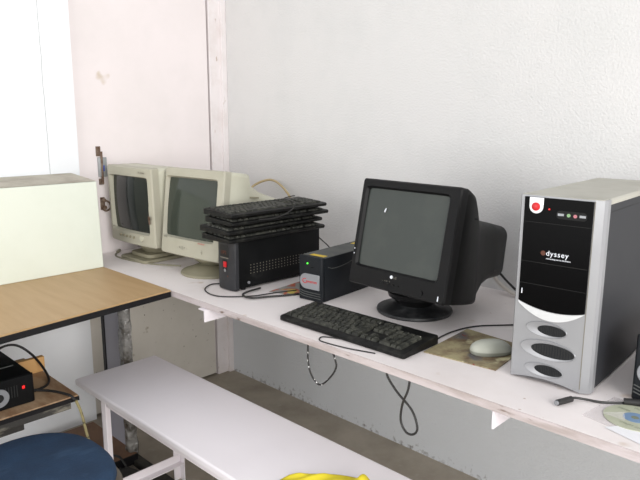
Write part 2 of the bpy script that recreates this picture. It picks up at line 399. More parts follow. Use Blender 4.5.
# refuse on the floor by the foot of the desk
random.seed(11)
b = B(); rings = []
for j in range(1, 9):
    ph = math.pi*j/9
    rings.append([(.62+(.10*math.sin(ph))*math.cos(a)*random.uniform(.8, 1.15), -.97+(.07*math.sin(ph))*math.sin(a)*random.uniform(.8, 1.15), .026-.026*math.cos(ph)*random.uniform(.9, 1)) for a in [2*math.pi*k/18 for k in range(18)]])
b.loft(rings)
tag(b.build('crumpled_bag', m_bag), 'crumpled black bag on the floor beside the foot of the desk', 'bag')

# ------------------------------------------------------------------ low tray table
t = thing('low_table', 'low wooden tray table with black edge under the desk front', 'table', (.6, -1.2, 0))
TZ = .5
B().m(m_woodtray).box(-.26, .175, -.95, .0, TZ-.004, TZ).build('table_top', None, t)
B().box(-.26, .178, -.95, .002, TZ-.018, TZ-.0041).build('edging', m_blackedge, t)
B().box(-.24, .165, -.95, -.02, TZ-.045, TZ-.0182).build('frame', m_dirty, t, bevel=.002)
B().box(-.2, .15, -.95, -.16, TZ-.07, TZ-.0452).build('drawer_runner', m_dirty, t, bevel=.003)
for x, y in ((-.2, -.35), (.12, -.35), (-.2, -.9), (.12, -.9)):
    B().box(x, x+.03, y, y+.03, 0, TZ-.0702).build('leg', m_blackedge, t)
o = B().box(-.010, .010, -.07, .07, 0, .052).build('wooden_block', m_block, None, bevel=.002)
o.location = (.50, -1.262, TZ+.0003); tag(o, 'small pale pine board standing behind the power unit on the low table', 'block')

# ------------------------------------------------------------------ pale case on the desk
t = thing('computer_case', 'pale greenish-white box-like case standing on the desk', 'case', (.268, -1.034, DZ))
b = B(); b.prism([(-.235, .0), (0, 0), (-.016, .345), (-.235, .362)], 'y', -.201, .199)
b.mats = [m_pale]
o = b.build('body', None, t, bevel=.003)
b = B(); b.prism([(-.232, .3632), (-.017, .3464), (-.017, .3474), (-.232, .3642)], 'y', -.198, .196); b.build('top_dust_panel', m_casetop, t)
b = B(); b.prism([(-.23, .004), (-.004, .004), (-.019, .34), (-.23, .355)], 'y', -.2025, -.2011); b.build('side_panel', m_caseside, t)

# ------------------------------------------------------------------ CRT monitors
def crt(t, W, Hh, tilt, z0, bez, scr, scr_cz, shell, secs, m_front, m_body, m_glass, bulge=0, rr=.012, recess=.012, dome=.006, bezsplit=None):
    """head of a tube monitor in a tilted frame: x across, y back, z up from its lower front edge"""
    X = Matrix.Translation((0, 0, z0)) @ Matrix.Rotation(-tilt, 4, 'X')
    def bl(x, z):
        return -bulge*max(0, 1-(x/(W/2))**2)*(1 if z < Hh*.5 else .45)
    outer = densify(rrect(W, Hh, rr, 4, 0, Hh/2), .02)
    n = len(outer)
    sw, sh, sc = scr[:3]; scx = scr[3] if len(scr) > 3 else 0
    def inner_pt(i, w_, h_, r_):
        # matching point on an inner rounded rectangle by perimeter fraction per angle
        ox, oz = outer[i]; a = (ox)/(W/2); c = (oz-Hh/2)/(Hh/2)
        k = max(abs(a), abs(c)); a /= k; c /= k
        x = a*w_/2; z = c*h_/2
        cx = w_/2-r_; cz = h_/2-r_
        if abs(x) > cx and abs(z) > cz:
            dx = abs(x)-cx; dz = abs(z)-cz; d = math.hypot(dx, dz)
            if d > r_: x = math.copysign(cx+dx*r_/d, x); z = math.copysign(cz+dz*r_/d, z)
        return x+scx, z+sc
    b = B(); b.X = X
    L0 = [(x*.995, .035, z) for x, z in outer]
    L1 = [(x, .006+bl(x, z)*.9, z) for x, z in outer]
    L2 = [(x*(1-.004/W*2), .0+bl(x, z), (z-Hh/2)*(1-.004/Hh*2)+Hh/2) for x, z in outer]
    I1 = [(inner_pt(i, sw+.012, sh+.012, .014)) for i in range(n)]
    L3 = [(x, bl(x, z)*.8, z) for x, z in I1]
    I2 = [(inner_pt(i, sw, sh, .010)) for i in range(n)]
    L4 = [(x, recess, z) for x, z in I2]
    b.loft([L0, L1, L2, L3, L4], cap=False)
    # back closing of the bezel ring
    L5 = [(x, .035, z) for x, z in I2]
    b.loft([L4, L5], cap=False); b.loft([L5, L0], cap=False)
    bez_o = b.build('bezel', m_front, t, ang=16)
    # glass
    b = B(); b.X = X; N_ = 14; g = []
    for i in range(N_+1):
        g.append([b.v((scx+(j/N_-.5)*sw*1.0, recess+.004-dome*(1-((j/N_-.5)*2)**2*.6-((i/N_-.5)*2)**2*.4), sc+Hh/2-Hh/2+(i/N_-.5)*sh)) for j in range(N_+1)])
    for i in range(N_):
        for j in range(N_): b.f([g[i][j], g[i][j+1], g[i+1][j+1], g[i+1][j]])
    b.build('screen', m_glass, t)
    # body behind the bezel
    b = B(); b.X = X; loops = []
    for q in secs: loops.append(q if len(q) > 5 else [(x, q[0], z) for x, z in rrect(q[1], q[2], q[4], 6, 0, q[3])])
    b.loft(loops); body = b.build('housing', m_body, t, ang=50)
    return X, bez_o, body

# black monitor
def sec(d, wb, wt, lo, hi, rb, rt):
    P = rrect(1, 1, .001, 6); out = []
    for sx, sz, a0 in ((1, 1, 0), (-1, 1, 90), (-1, -1, 180), (1, -1, 270)):
        r = rt if sz > 0 else rb; w_ = wt if sz > 0 else wb
        for k in range(7):
            a = math.radians(a0+15*k)
            out.append((sx*(w_/2-r)+r*math.cos(a), d, (hi-r if sz > 0 else lo+r)+r*math.sin(a)))
    return out
LGW, LGH = .362, .327
t = thing('crt_monitor', 'black dusty tube monitor on a round stand behind the keyboard', 'monitor', (1.525, -.575, H), -.04, 'tube monitors on the shelf')
X, bz, hs = crt(t, LGW, LGH, .204, .098, None, (.300, .238, .180, -.008), 0, None,
    [sec(*q) for q in ((.0355, .354, .354, .003, .323, .012, .016), (.05, .361, .361, 0, .326, .012, .016), (.085, .359, .356, 0, .321, .012, .03), (.11, .357, .345, 0, .305, .012, .042), (.14, .353, .326, 0, .282, .014, .05), (.17, .345, .304, 0, .262, .018, .05),
        (.182, .330, .296, .008, .256, .03, .05), (.235, .300, .272, .042, .250, .04, .048), (.31, .268, .252, .066, .248, .04, .045), (.385, .246, .240, .078, .244, .03, .035), (.398, .222, .216, .09, .232, .03, .03))],
    m_blk, m_blkd, m_glassl, rr=.007, dome=.004, recess=.008)
def on_face(x, z, y=-.0006): return X @ Matrix.Translation((x, y, z)) @ UP_FRONT
b = B(); b.X = X; b.cyl((-.012, .0, .0445), (-.012, -.0012, .0445), .005); b.build('logo_disc', m_white, bz)
text_mesh('logo_text', 'LG', .0095, m_mark, bz, on_face(-.004, .041))
for k, x in enumerate((-.043, -.021, -.004, .015)):
    b = B(); b.X = X; b.box(x-.005, x+.005, -.003, .001, .021, .025, .001); b.build('button', m_blkd, bz)
text_mesh('button_marks', '\u2013  < >  +', .0085, m_mark, bz, on_face(-.045, .027))
b = B(); b.X = X; b.cyl((.10, .001, .020), (.10, -.004, .020), .0075); b.build('power_button', m_blk, bz)
b = B(); b.X = X; b.box(.158, .161, -.001, .0, .008, .022); b.build('power_light', m_white, bz)
for z in (.090, .105):
    b = B(); b.X = X; b.box(-.1735, -.1715, -.0008, .0, z, z+.004); b.build('paint_speck', m_white, bz)
b = B(); b.X = X; b.prism([(-.081, .232), (-.078, .240), (-.075, .243), (-.077, .235), (-.079, .230)], 'y', .0025, .0065); b.build('paint_speck', m_white, bz)
b = B(); b.X = X; b.box(.150, .1772, .088, .108, .246, .252, .001); b.build('vent_slot', m_hole, hs)
b = B()
b.lathe([(.118, 0), (.12, .004), (.118, .010), (.095, .016), (.07, .021), (.06, .03)], (-.043, .163, 0), 56)
b.build('stand_foot', m_stand, t)
b = B(); b.lathe([(.055, .022), (.062, .035), (.085, .052), (.09, .068), (.07, .078)], (-.038, .160, 0), 36)
b.build('swivel_neck', m_blk, t)

# beige monitors
def beige(name, label, loc, rz, W, Hh, tilt, z0, scr, glass, foot, slot):
    t = thing(name, label, 'monitor', loc, rz, 'tube monitors on the shelf')
    X, bz, hs = crt(t, W, Hh, tilt, z0, None, scr, 0, None,
        [(.0355, W-.008, Hh-.008, Hh/2, .02), (.06, W, Hh-.002, Hh/2, .014), (.13, W-.004, Hh-.006, Hh/2, .02), (.15, W-.025, Hh-.03, Hh/2-.005, .04), (.165, W-.035, Hh-.05, Hh/2-.012, .045),
         (.25, W-.06, Hh-.10, Hh/2-.02, .05), (.33, W-.085, Hh-.13, Hh/2-.02, .05), (.385, W-.11, Hh-.15, Hh/2-.02, .045), (.39, W-.13, Hh-.17, Hh/2-.02, .04)],
        m_beige, m_beige_hood, glass, bulge=.012, rr=.008, recess=.013, dome=.012)
    face = lambda x, z, y: X @ Matrix.Translation((x, y, z)) @ UP_FRONT
    return t, X, bz, hs, face
t, X, bz, hs, face = beige('crt_monitor', 'beige tube monitor with dark screen nearest the corner door', (.231, -.680, H), .03, .338, .324, -.02, .074, (.280, .226, .168, -.006), m_glassd, None, False)
text_mesh('model_text', 'XC Series', .011, m_mark, bz, face(.085, .302, -.0075))
text_mesh('maker_text', 'HCL', .011, m_mark, bz, face(-.145, .058, -.0045), spacing=1.1)
for k in range(5):
    b = B(); b.X = X; x = -.075+k*.026; b.cyl((x, -.008, .032), (x, -.0145, .032), .0055, n=14); b.build('button', m_beiged, bz)
b = B(); b.X = X; b.cyl((.085, -.006, .034), (.085, -.0135, .034), .011, n=20); b.build('power_button', m_beige_hood, bz)
b = B(); b.X = X; b.lathe([(.009, -.009), (.006, -.0095)], (.148, 0, .125), 14, 'y'); b.box(.144, .151, -.0095, -.005, .10, .125); b.build('rust_stain', m_rust, bz)
b = B(); b.prism(rrect(.20, .22, .02, 4, 0, .10), 'z', .0, .014); b.prism(rrect(.16, .17, .03, 4, 0, .11), 'z', .0142, .03); b.build('stand_foot', m_beiged, t, bevel=.003)
b = B(); b.lathe([(.07, .0302), (.085, .05), (.08, .085)], (0, .13, 0), 30); b.build('swivel_neck', m_beiged, t)

t, X, bz, hs, face = beige('crt_monitor', 'larger beige tube monitor with grey screen beside the stacked keyboards', (.594, -.651, H), .093, .342, .34, .128, .069, (.292, .230, .186, -.012), m_glassm, None, True)
text_mesh('maker_text', 'HCL', .011, m_mark, bz, face(-.150, .062, -.0045))
text_mesh('button_marks', '-  < ( ) >  -', .014, m_mark, bz, face(-.055, .030, -.0145))
text_mesh('red_script', 'monitor', .012, m_redmark, bz, face(.062, .058, -.0125))
text_mesh('power_mark', '-)', .016, m_mark, bz, face(.082, .026, -.0125))
b = B(); b.X = X; b.box(.150, .159, .14, .20, .245, .251); b.build('vent_slot', m_beiged, hs)
b = B()
b.lathe([(.118, 0), (.12, .004), (.117, .009), (.09, .018), (.062, .03)], (.035, .085, 0), 52)
b.build('stand_foot', m_beiged, t)
b = B(); b.lathe([(.06, .0302), (.085, .05), (.085, .085)], (.02, .12, 0), 30); b.build('swivel_neck', m_beiged, t)

# ------------------------------------------------------------------ power backup units
t = thing('power_backup_unit', 'large black upright steel power unit under the stacked keyboards', 'power supply unit', (.875, -.688, H+.003), .0, 'power backup units')
Wd, Dp, Ht = .100, .425, .179
B().box(-Wd/2+.003, Wd/2-.003, .022, Dp, .004, Ht, .003).build('casing', m_ups, t)
b = B(); prof = [(-Wd/2, .0225), (-Wd/2+.002, .008), (-Wd/2+.022, 0), (Wd/2-.022, 0), (Wd/2-.002, .008), (Wd/2, .0225)]
b.prism(prof, 'z', 0, Ht+.002); fp = b.build('front_panel', m_upsf, t, bevel=.002)
B().box(-.026, .022, -.0015, .002, .118, .160, .002).build('display', m_hole, fp)
text_mesh('display_text', 'UPS', .018, m_orange, fp, Matrix.Translation((-.02, -.0018, .128)) @ UP_FRONT)
B().box(-.024, .020, -.002, .001, .113, .116).build('display_ledge', m_mark, fp)
B().box(-.014, .010, -.001, .001, .072, .108).build('switch_plate', m_hole, fp)
B().box(-.004, .010, -.006, .0, .082, .102, .002).build('power_switch', m_red, fp)
b = B(); b.lathe([(.006, -.003), (.003, -.0032)], (.002, 0, .070), 12, 'y'); b.build('white_knob', m_badge, fp)
B().cyl((.014, .001, .05), (.014, -.0015, .05), .003).build('indicator', m_orange, fp)
b = B()
for i in range(22):
    for j in range(4):
        y = .075+i*.0148; z = .052+j*.010
        b.box(Wd/2-.0032, Wd/2-.0024, y, y+.0032, z, z+.0032)
b.build('vent_holes', m_mark, t)
b = B(); b.cyl((Wd/2-.004, .065, .022), (Wd/2+.001, .065, .022), .005); b.build('screw', m_badge, t)
for x in (-.035, .035):
    for y in (.05, .38): B().cyl((x, y, -.003), (x, y, .004), .009).build('rubber_foot', m_blackedge, t)

def small_ups(name, label, loc, rz, h=.146, w=.102, d=.33):
    t = thing(name, label, 'power supply unit', loc, rz, 'power backup units')
    b = B(); b.box(0, w, .012, d, .0, h-.002, .003); b.build('casing', m_upsb, t)
    b = B()
    pr = [(.002, .0125), (.0, .006), (.004, 0), (w-.004, 0), (w, .006), (w-.002, .0125)]
    b.prism(pr, 'z', 0, h); fp = b.build('front_panel', m_upsb, t, bevel=.002)
    B().box(.002, w-.002, .02, d-.002, h-.0019, h-.0012).build('dusty_lid', m_upstop, t)
    # rounded silver badge
    P = [(w-.010, .040), (w-.010, .092)]+[(.034+.026*math.cos(a), .066+.026*math.sin(a)) for a in [math.radians(90+180*k/12) for k in range(13)]]
    b = B(); b.prism(P[::-1], 'y', -.004, .0); bd = b.build('badge', m_badge, fp, bevel=.0015)
    for k, z in enumerate((.012, .020, .028)):
        b = B(); b.tube([(.004, -.0008, z+.006), (.03, -.0018, z+.001), (w-.006, -.0018, z)], .0014, 6); b.build('groove', m_upstop, fp)
    b = B(); b.tube([(w, .03, h-.034), (w+.0004, .06, h-.042), (w+.0004, .12, h-.040), (w+.0004, .2, h-.026)], .0012, 6); b.build('side_groove', m_upstop, t)
    for k in range(12):
        y = .17+k*.012
        B().box(w-.0005, w+.0006, y, y+.004, .012, .045).build('vent_slit', m_hole, t)
    return t, fp, bd
t, fp, bd = small_ups('power_backup_unit', 'small black power unit with silver badge and yellow sticker, left of black monitor', (1.128, -.574, H+.0005), .093, .15)
text_mesh('badge_text', 'ameron', .015, m_red, bd, Matrix.Translation((.036, -.0045, .062)) @ UP_FRONT)
b = B(); b.tube([(.036, -.0045, .074), (.026, -.0045, .073), (.022, -.0045, .066), (.028, -.0045, .060), (.038, -.0045, .060)], .0012, 6); b.build('badge_swoosh', m_red, bd)
b = B(); b.cyl((.040, .001, .126), (.040, -.002, .126), .0023); b.build('power_light', m_grnl, fp)
B().box(.053, .066, -.0015, .0, .113, .118, .001).build('button', m_ups, fp)
B().box(.028, .088, .024, .046, .1492, .1498).build('warning_sticker', m_yel, t)
B().box(.02, .05, .265, .295, .1492, .1498).build('warning_sticker', m_yel, t)
t, fp, bd = small_ups('power_backup_unit', 'black power unit with pale badge at right end beside the tower', (2.205, -.600, H+.0005), .05)

t = thing('power_backup_unit', 'black power unit with white ring and red light on the low table', 'power supply unit', (.727, -1.312, TZ+.002), math.radians(90), 'power backup units')
# local x runs towards the door wall side (+y world), local y into the wall (-x world)
hh = .088
b = B(); b.box(-.30, 0, .012, .36, 0, hh, .004); b.build('casing', m_ups, t)
b = B(); b.prism([(-.30, .0125), (-.30, .006), (-.294, 0), (-.006, 0), (0, .006), (0, .0125)], 'z', 0, hh+.002); fp = b.build('front_panel', m_ups, t, bevel=.002)
b = B(); b.lathe([(.028, 0), (.028, -.004), (.013, -.004), (.013, 0)], (-.104, 0, .040), 30, 'y'); b.build('ring', m_badge, fp)
b = B(); b.cyl((-.104, .0, .040), (-.104, -.002, .040), .0128); b.build('ring_centre', m_hole, fp)
B().box(-.037, -.029, -.003, .0, .050, .060, .002).build('power_light', m_redl, fp)
for k in range(5): B().box(-.085+k*.008, -.082+k*.008, -.001, .0, .03, .066).build('vent_slit', m_hole, fp)
b = B(); b.tube([(-.27, .05, hh+.001), (-.12, .10, hh+.002), (-.02, .11, hh+.001)], .002, 6); b.build('lid_ridge', m_upstop, t)
b = B(); b.tube([(-.27, .22, hh+.001), (-.15, .25, hh+.002), (-.02, .24, hh+.001)], .002, 6); b.build('lid_ridge', m_upstop, t)

# ------------------------------------------------------------------ tower
t = thing('computer_tower', 'silver and black desktop computer tower on the shelf', 'computer', (1.957, -.6691, H+.0), .052)
TW, TH, TD = .181, .4355, .51
b = B()
prof = [(-.004, .035), (-.004, .006), (0, 0), (.160, 0), (.1615, .001), (.176, .010), (TW, .018), (TW, .035)]
z0 = .003
# fascia with arched lower edge
def arch(u): return z0+.010*max(0, 1-((u-.08)/.08)**2) if u <= .16 else z0
us = []
for (a, c), (a2, c2) in zip(prof, prof[1:]):
    n = 14 if abs(a2-a) > .1 else 1
    for k in range(n): us.append((a+(a2-a)*k/n, c+(c2-c)*k/n))
us.append(prof[-1])
lo = [b.v((u, v, arch(u))) for u, v in us]; hi = [b.v((u, v, TH-.001)) for u, v in us]
for i in range(len(us)-1): b.f([lo[i], lo[i+1], hi[i+1], hi[i]])
b.f(hi); b.f([lo[-1], lo[0], hi[0], hi[-1]]); b.f(lo[::-1])
fas = b.build('front_fascia', m_silver, t, ang=20)
B().box(-.003, TW-.002, .0352, TD, .006, TH-.012).build('side_panels', m_tside, t, bevel=.0015)
b = B(); b.prism([(-.004, TH-.0118), (-.003, TH-.002), (.0, TH), (TW-.004, TH), (TW, TH-.004), (TW, TH-.0118)], 'y', .0352, TD); b.build('top_panel', m_ttop, t, ang=25)
B().box(.1592, .1608, -.0006, .001, .012, TH-.004).build('fascia_groove', m_mark, fas)
b = B(); b.prism([(.0, TH-.001), (0, TH+.0005), (.160, TH+.0005), (.176, TH+.0003), (.176, TH-.001)], 'y', .004, .035); b.build('top_lip', m_ttop, t)
b = B(); b.box(TW-.002, TW-.0015, .04, TD-.01, TH-.030, TH-.0285); b.build('panel_seam', m_hole, t)
B().cyl((.03, .05, 0), (.03, .05, .006), .012).build('rubber_foot', m_blackedge, t)
B().cyl((.15, .05, 0), (.15, .05, .006), .012).build('rubber_foot', m_blackedge, t)
B().cyl((.03, .45, 0), (.03, .45, .006), .012).build('rubber_foot', m_blackedge, t)
B().cyl((.15, .45, 0), (.15, .45, .006), .012).build('rubber_foot', m_blackedge, t)
# glossy black drive door with a curved lower edge
u0, u1 = .008, .158
def cz(u, zl, sag, zr): s_ = (u-u0)/(u1-u0); return zl+(zr-zl)*s_-sag*4*s_*(1-s_)
P = [(u0, .431), (u1, .431)]+[(u1+(u0-u1)*k/20, cz(u1+(u0-u1)*k/20, .191, .013, .186)) for k in range(21)]
b = B(); b.prism(P[::-1], 'y', -.004, .001); dr = b.build('drive_door', m_gloss, fas, bevel=.001)
P = [(u0+(u1-u0)*k/20, cz(u0+(u1-u0)*k/20, .190, .013, .185)) for k in range(21)]+[(u1+(u0-u1)*k/20, cz(u1+(u0-u1)*k/20, .186, .031, .184)) for k in range(21)]
b = B(); b.prism(P, 'y', -.0035, .001); b.build('curved_band', m_silverb, fas)
for z in (.3745, .284, .233):
    b = B(); b.box(u0+.001, u1-.001, -.0043, -.0039, z, z+.0012); b.build('panel_line', m_blkd, dr)
P = [(.0203, .431), (.0203, .411)]+[(.0363-.016*math.cos(math.radians(a)), .411-.016*math.sin(math.radians(a))) for a in range(15, 180, 15)]+[(.0523, .411), (.0523, .431)]
b = B(); b.prism(P, 'y', -.0065, -.0041); tb = b.build('button_tab', m_silverb, dr, bevel=.0008)
b = B(); b.lathe([(.0092, -.0066), (.0092, -.0085), (.006, -.0105), (.002, -.0108)], (.0360, 0, .4105), 28, 'y'); b.build('power_button', m_red, tb)
b = B(); b.cyl((.0655, -.004, .407), (.0655, -.0055, .407), .0018); b.build('indicator_light', m_redl, dr)
b = B(); b.prism(rrect(.066, .018, .008, 4, .1145, .397), 'y', -.0047, -.0041); pp = b.build('port_panel', m_blk, dr)
for u in (.0915, .138): B().box(u-.0065, u+.0065, -.0055, -.0047, .395, .400).build('usb_port', m_badge, pp)
b = B(); b.lathe([(.0038, -.0047), (.0038, -.006), (.002, -.006), (.002, -.0048)], (.1085, 0, .3975), 16, 'y'); b.build('audio_jack', mat('green_jack', (140, 176, 130), .5), pp)
b = B(); b.lathe([(.0038, -.0047), (.0038, -.006), (.002, -.006), (.002, -.0048)], (.1225, 0, .397), 16, 'y'); b.build('audio_jack', mat('pink_jack', (190, 120, 130), .5), pp)
b = B(); b.lathe([(.0055, -.0041), (.0055, -.0046), (.0008, -.0046)], (.0585, 0, .308), 20, 'y'); b.build('logo_letter', m_orange, dr)
text_mesh('logo_text', 'dyssey', .0165, m_white, dr, Matrix.Translation((.0648, -.0045, .3035)) @ UP_FRONT, spacing=1.16)
text_mesh('tagline_text', 'connecting you to the future', .0047, m_white, dr, Matrix.Translation((.0655, -.0045, .2955)) @ UP_FRONT)
b = B(); b.box(.0145, .0165, -.0045, -.004, .208, .220); b.build('paint_speck', m_white, dr)
# three scooped oval vents
def ell(cx, cz_, a, c, n=36): return [(cx+a*math.cos(2*math.pi*k/n), cz_+c*math.sin(2*math.pi*k/n)) for k in range(n)]
for ox, oz, oa, oc, ix, iz, ia, ic in ((.077, .1320, .0475, .0185, .0893, .1315, .0325, .0118), (.083, .0842, .064, .0235, .0945, .0842, .0495, .0158), (.0775, .0352, .0450, .0165, .0885, .0362, .0325, .0115)):
    b = B()
    loops = [[(x, y, z) for x, z in P] for P, y in ((ell(ox, oz, oa, oc), -.0002), (ell(ox, oz, oa-.0015, oc-.0015), -.0025), (ell((ox+ix)/2+.001, (oz+iz)/2, (oa+ia)/2, (oc+ic)/2), -.0018), (ell(ix, iz, ia, ic), -.0006))]
    b.loft(loops, cap=False)
    vt = b.build('oval_vent', m_silver, fas, ang=60)
    b = B(); b.prism(ell(ix, iz, ia, ic), 'y', -.0012, .0); ho = b.build('vent_opening', m_hole, vt)
    b = B()
    for k in range(-7, 8):
        x = ix+k*ia/8; hh_ = ic*math.sqrt(max(0, 1-(k/8)**2))*.92
        b.box(x-.0007, x+.0007, -.0018, -.0012, iz-hh_, iz+hh_)
    b.build('vent_bars', m_upsb, ho)

# ------------------------------------------------------------------ keyboards
U = .0188
def key_layout():
    K = []
    rows = [[1]*13+[2], [1.5]+[1]*12+[1.5], [1.75]+[1]*11+[2.25], [2.25]+[1]*10+[2.75], [1.25]*3+[6.25]+[1.25]*4]
    yb = {0: 4, 1: 3, 2: 2, 3: 1, 4: 0}
    for r, row in enumerate(rows):
        x = 0
        for w_ in row: K.append((x, yb[r], w_, 1)); x += w_
    F = [(0, 5.4, 1, 1)]+[(2+i+(i//4)*.5, 5.4, 1, 1) for i in range(12)]+[(15.4+i, 5.4, 1, 1) for i in range(3)]
    nav = [(15.4+i, y, 1, 1) for y in (4, 3) for i in range(3)]+[(16.4, 1, 1, 1)]+[(15.4+i, 0, 1, 1) for i in range(3)]
    pad = [(18.8+i, 4, 1, 1) for i in range(4)]+[(18.8+i, 3, 1, 1) for i in range(3)]+[(21.8, 2, 1, 2)]+[(18.8+i, y, 1, 1) for y in (2, 1) for i in range(3)]+[(21.8, 0, 1, 2)]+[(18.8, 0, 2, 1), (20.8, 0, 1, 1)]
    return K, F, nav, pad
def key_mesh(b, k, ox, oy, slope, z0):
    x, y, w_, h_ = k; g = .0009; x0 = ox+x*U+g; x1 = ox+(x+w_)*U-g; y0 = oy+y*U+g; y1 = oy+(y+h_)*U-g
    def z(yy): return z0+slope*yy
    t_ = .0022; hgt = .0075
    A = [(x0, y0), (x1, y0), (x1, y1), (x0, y1)]; T = [(x0+t_, y0+t_), (x1-t_, y0+t_), (x1-t_, y1-t_*.6), (x0+t_, y1-t_*.6)]
    b.loft([[(p, q, z(q)) for p, q in A], [(p, q, z(q)+hgt) for p, q in T]])
def keyboard(name, label, loc, rz, individual, group, L=.458, Wk=.162, th=1):
    t = thing(name, label, 'keyboard', loc, rz, group)
    b = B(); b.X = Matrix.Diagonal((1, 1, th, 1))
    n = 1
    side = [(0, .004), (.004, 0), (Wk, 0), (Wk, .024), (Wk-.006, .0265), (.006, .016), (0, .013)]
    P = side
    loops = []
    for x, s_ in ((0, .96), (.004, 1), (L-.004, 1), (L, .96)):
        loops.append([(x, Wk/2+(y-Wk/2)*s_, .013+(z-.013)*s_+.0) for y, z in P])
    b.loft(loops); base = b.build('shell', m_kbody, t, bevel=.0012)
    slope = (.0265-.016)/(Wk-.012)
    K, Fk, nav, pad = key_layout(); ox, oy = .0115, .016; zz = .0155
    allk = K+nav+pad+Fk
    if individual:
        rest = Fk[:4]; many = [k for k in allk if k not in rest]
        for k in many:
            b = B(); key_mesh(b, k, ox, oy, slope, zz); b.build('key', m_key, t, smooth=False)
        b = B()
        for k in rest: key_mesh(b, k, ox, oy, slope, zz)
        o = b.build('keys', m_key, t, smooth=False); o['kind'] = 'stuff'
    else:
        b = B(); b.X = Matrix.Diagonal((1, 1, th, 1))
        for k in allk: key_mesh(b, k, ox, oy, slope, zz)
        b.build('keys', m_key, t, smooth=False)
    return t
keyboard('keyboard', 'dusty black keyboard lying flat before the black monitor', (1.2595, -.7807, H+.0005), .0146, True, 'keyboards')
zt = H+.003+.181+.0012
GA = 'keyboards stacked on the large power unit'
stk = [('lowest of the black keyboards stacked on the large power unit', .972, -.738, 90.2), ('second from bottom black keyboard in the stack', .968, -.740, 91.2),
       ('third from bottom black keyboard in the stack', .962, -.718, 89.0), ('topmost black keyboard of the stack on the large power unit', .962, -.723, 89.6)]
first = None
for i, (lb, x, y, a) in enumerate(stk):
    if first is None:
        first = keyboard('keyboard', lb, (x, y, zt), math.radians(a), False, GA, th=.8); o = first
    else:
        o = copy_tree(first); o['label'] = lb; o.location = (x, y, zt+i*.0277); o.rotation_euler = (0, 0, math.radians(a))
# cords wound round the stack
zk = zt+3*.0277+.0285
b = B(); b.tube([(.82, -.30, zk), (.84, -.34, zk+.003), (.87, -.40, zk+.003), (.92, -.42, zk+.002), (.96, -.43, zk-.002), (.970, -.45, zk-.02), (.980, -.50, zk-.035), (.985, -.56, zk-.042), (.982, -.62, zk-.04)], .0022)
stack_cord = b.build('keyboard_cord', m_cable)

# ------------------------------------------------------------------ mouse and mat
t = thing('mouse_pad', 'map-printed mouse mat under the grey mouse', 'mouse mat', (1.82, -.575, H+.0003), 0)
P = [(-.098, -.117), (.098, -.096), (.077, .105), (-.113, .122)]
B().prism(P, 'z', 0, .0025).build('mat', m_pad, t)
t = thing('computer_mouse', 'pale grey mouse resting on the printed mat', 'mouse', (1.852, -.578, H+.003), math.radians(-38))
b = B(); rings = []
for j, (z, s_) in enumerate(((0, .93), (.004, 1.0), (.010, 1.0))):
    rings.append([(x*s_, y*s_, z) for x, y in [(.031*math.copysign(abs(math.cos(a))**.8, math.cos(a))*(1+.08*math.sin(a)), .055*math.copysign(abs(math.sin(a))**.85, math.sin(a))) for a in [2*math.pi*k/28 for k in range(28)]]])
b.loft(rings); b.build('base', m_mousea, t)
b = B(); rings = []
for j in range(7):
    q = j/6; s_ = math.cos(q*math.pi/2*.93); z = .0101+.026*math.sin(q*math.pi/2)
    rings.append([(x*s_, y*s_-.004*q, z) for x, y in [(.031*math.copysign(abs(math.cos(a))**.8, math.cos(a))*(1+.08*math.sin(a)), .055*math.copysign(abs(math.sin(a))**.85, math.sin(a))) for a in [2*math.pi*k/28 for k in range(28)]]])
b.loft(rings); b.build('top_shell', m_mouse, t, ang=60)

# ------------------------------------------------------------------ disc in sleeve
t = thing('compact_disc', 'pale green printed disc in a clear sleeve at the shelf edge', 'disc', (2.246, -.694, H+.0006), math.radians(-8))
B().prism([(-.075, -.072), (.072, -.078), (.078, .068), (-.078, .066)], 'z', 0, .0004).build('sleeve', m_sleeve, t)
b = B(); b.lathe([(.0075, .0008), (.0075, .002), (.06, .002), (.06, .0008), (.0075, .0008)], (0, 0, 0), 64); dd = b.build('disc', m_disc, t)
B().cyl((0, 0, .0003), (0, 0, .0024), .023, n=36).build('hub', m_discb, dd)
B().cyl((0, 0, .0024), (0, 0, .0026), .0075).build('centre_hole', m_ink, dd)
for tx, x, y in (('MOTHERBOARD', -.022, .040), ('DRIVER', -.046, .018), ('UTILITY CD', -.012, -.042)):
    text_mesh('disc_text', tx, .008, m_ink, dd, Matrix.Translation((x, y, .0023)), extrude=.0001)
B().prism([(-.02, -.085), (.07, -.098), (.078, -.05), (.0, -.05)], 'z', .0001+.0005, .0008).build('paper_insert', m_paper, t)
b = B(); v = [b.v(p) for p in ((-.055, -.035, .003), (-.02, -.005, .009), (-.004, -.032, .0032))]; b.f(v); b.build('folded_flap', m_sleeve, t)

# ------------------------------------------------------------------ leaflet between the power units
o = B().prism([(-.05, -.09), (.055, -.075), (.05, .08), (-.055, .09)], 'z', 0, .0012).build('leaflet', m_print); o.location = (1.04, -.50, H+.0003); o.rotation_euler = (0, 0, .1)
tag(o, 'printed red and yellow leaflet lying between the two power units', 'leaflet')

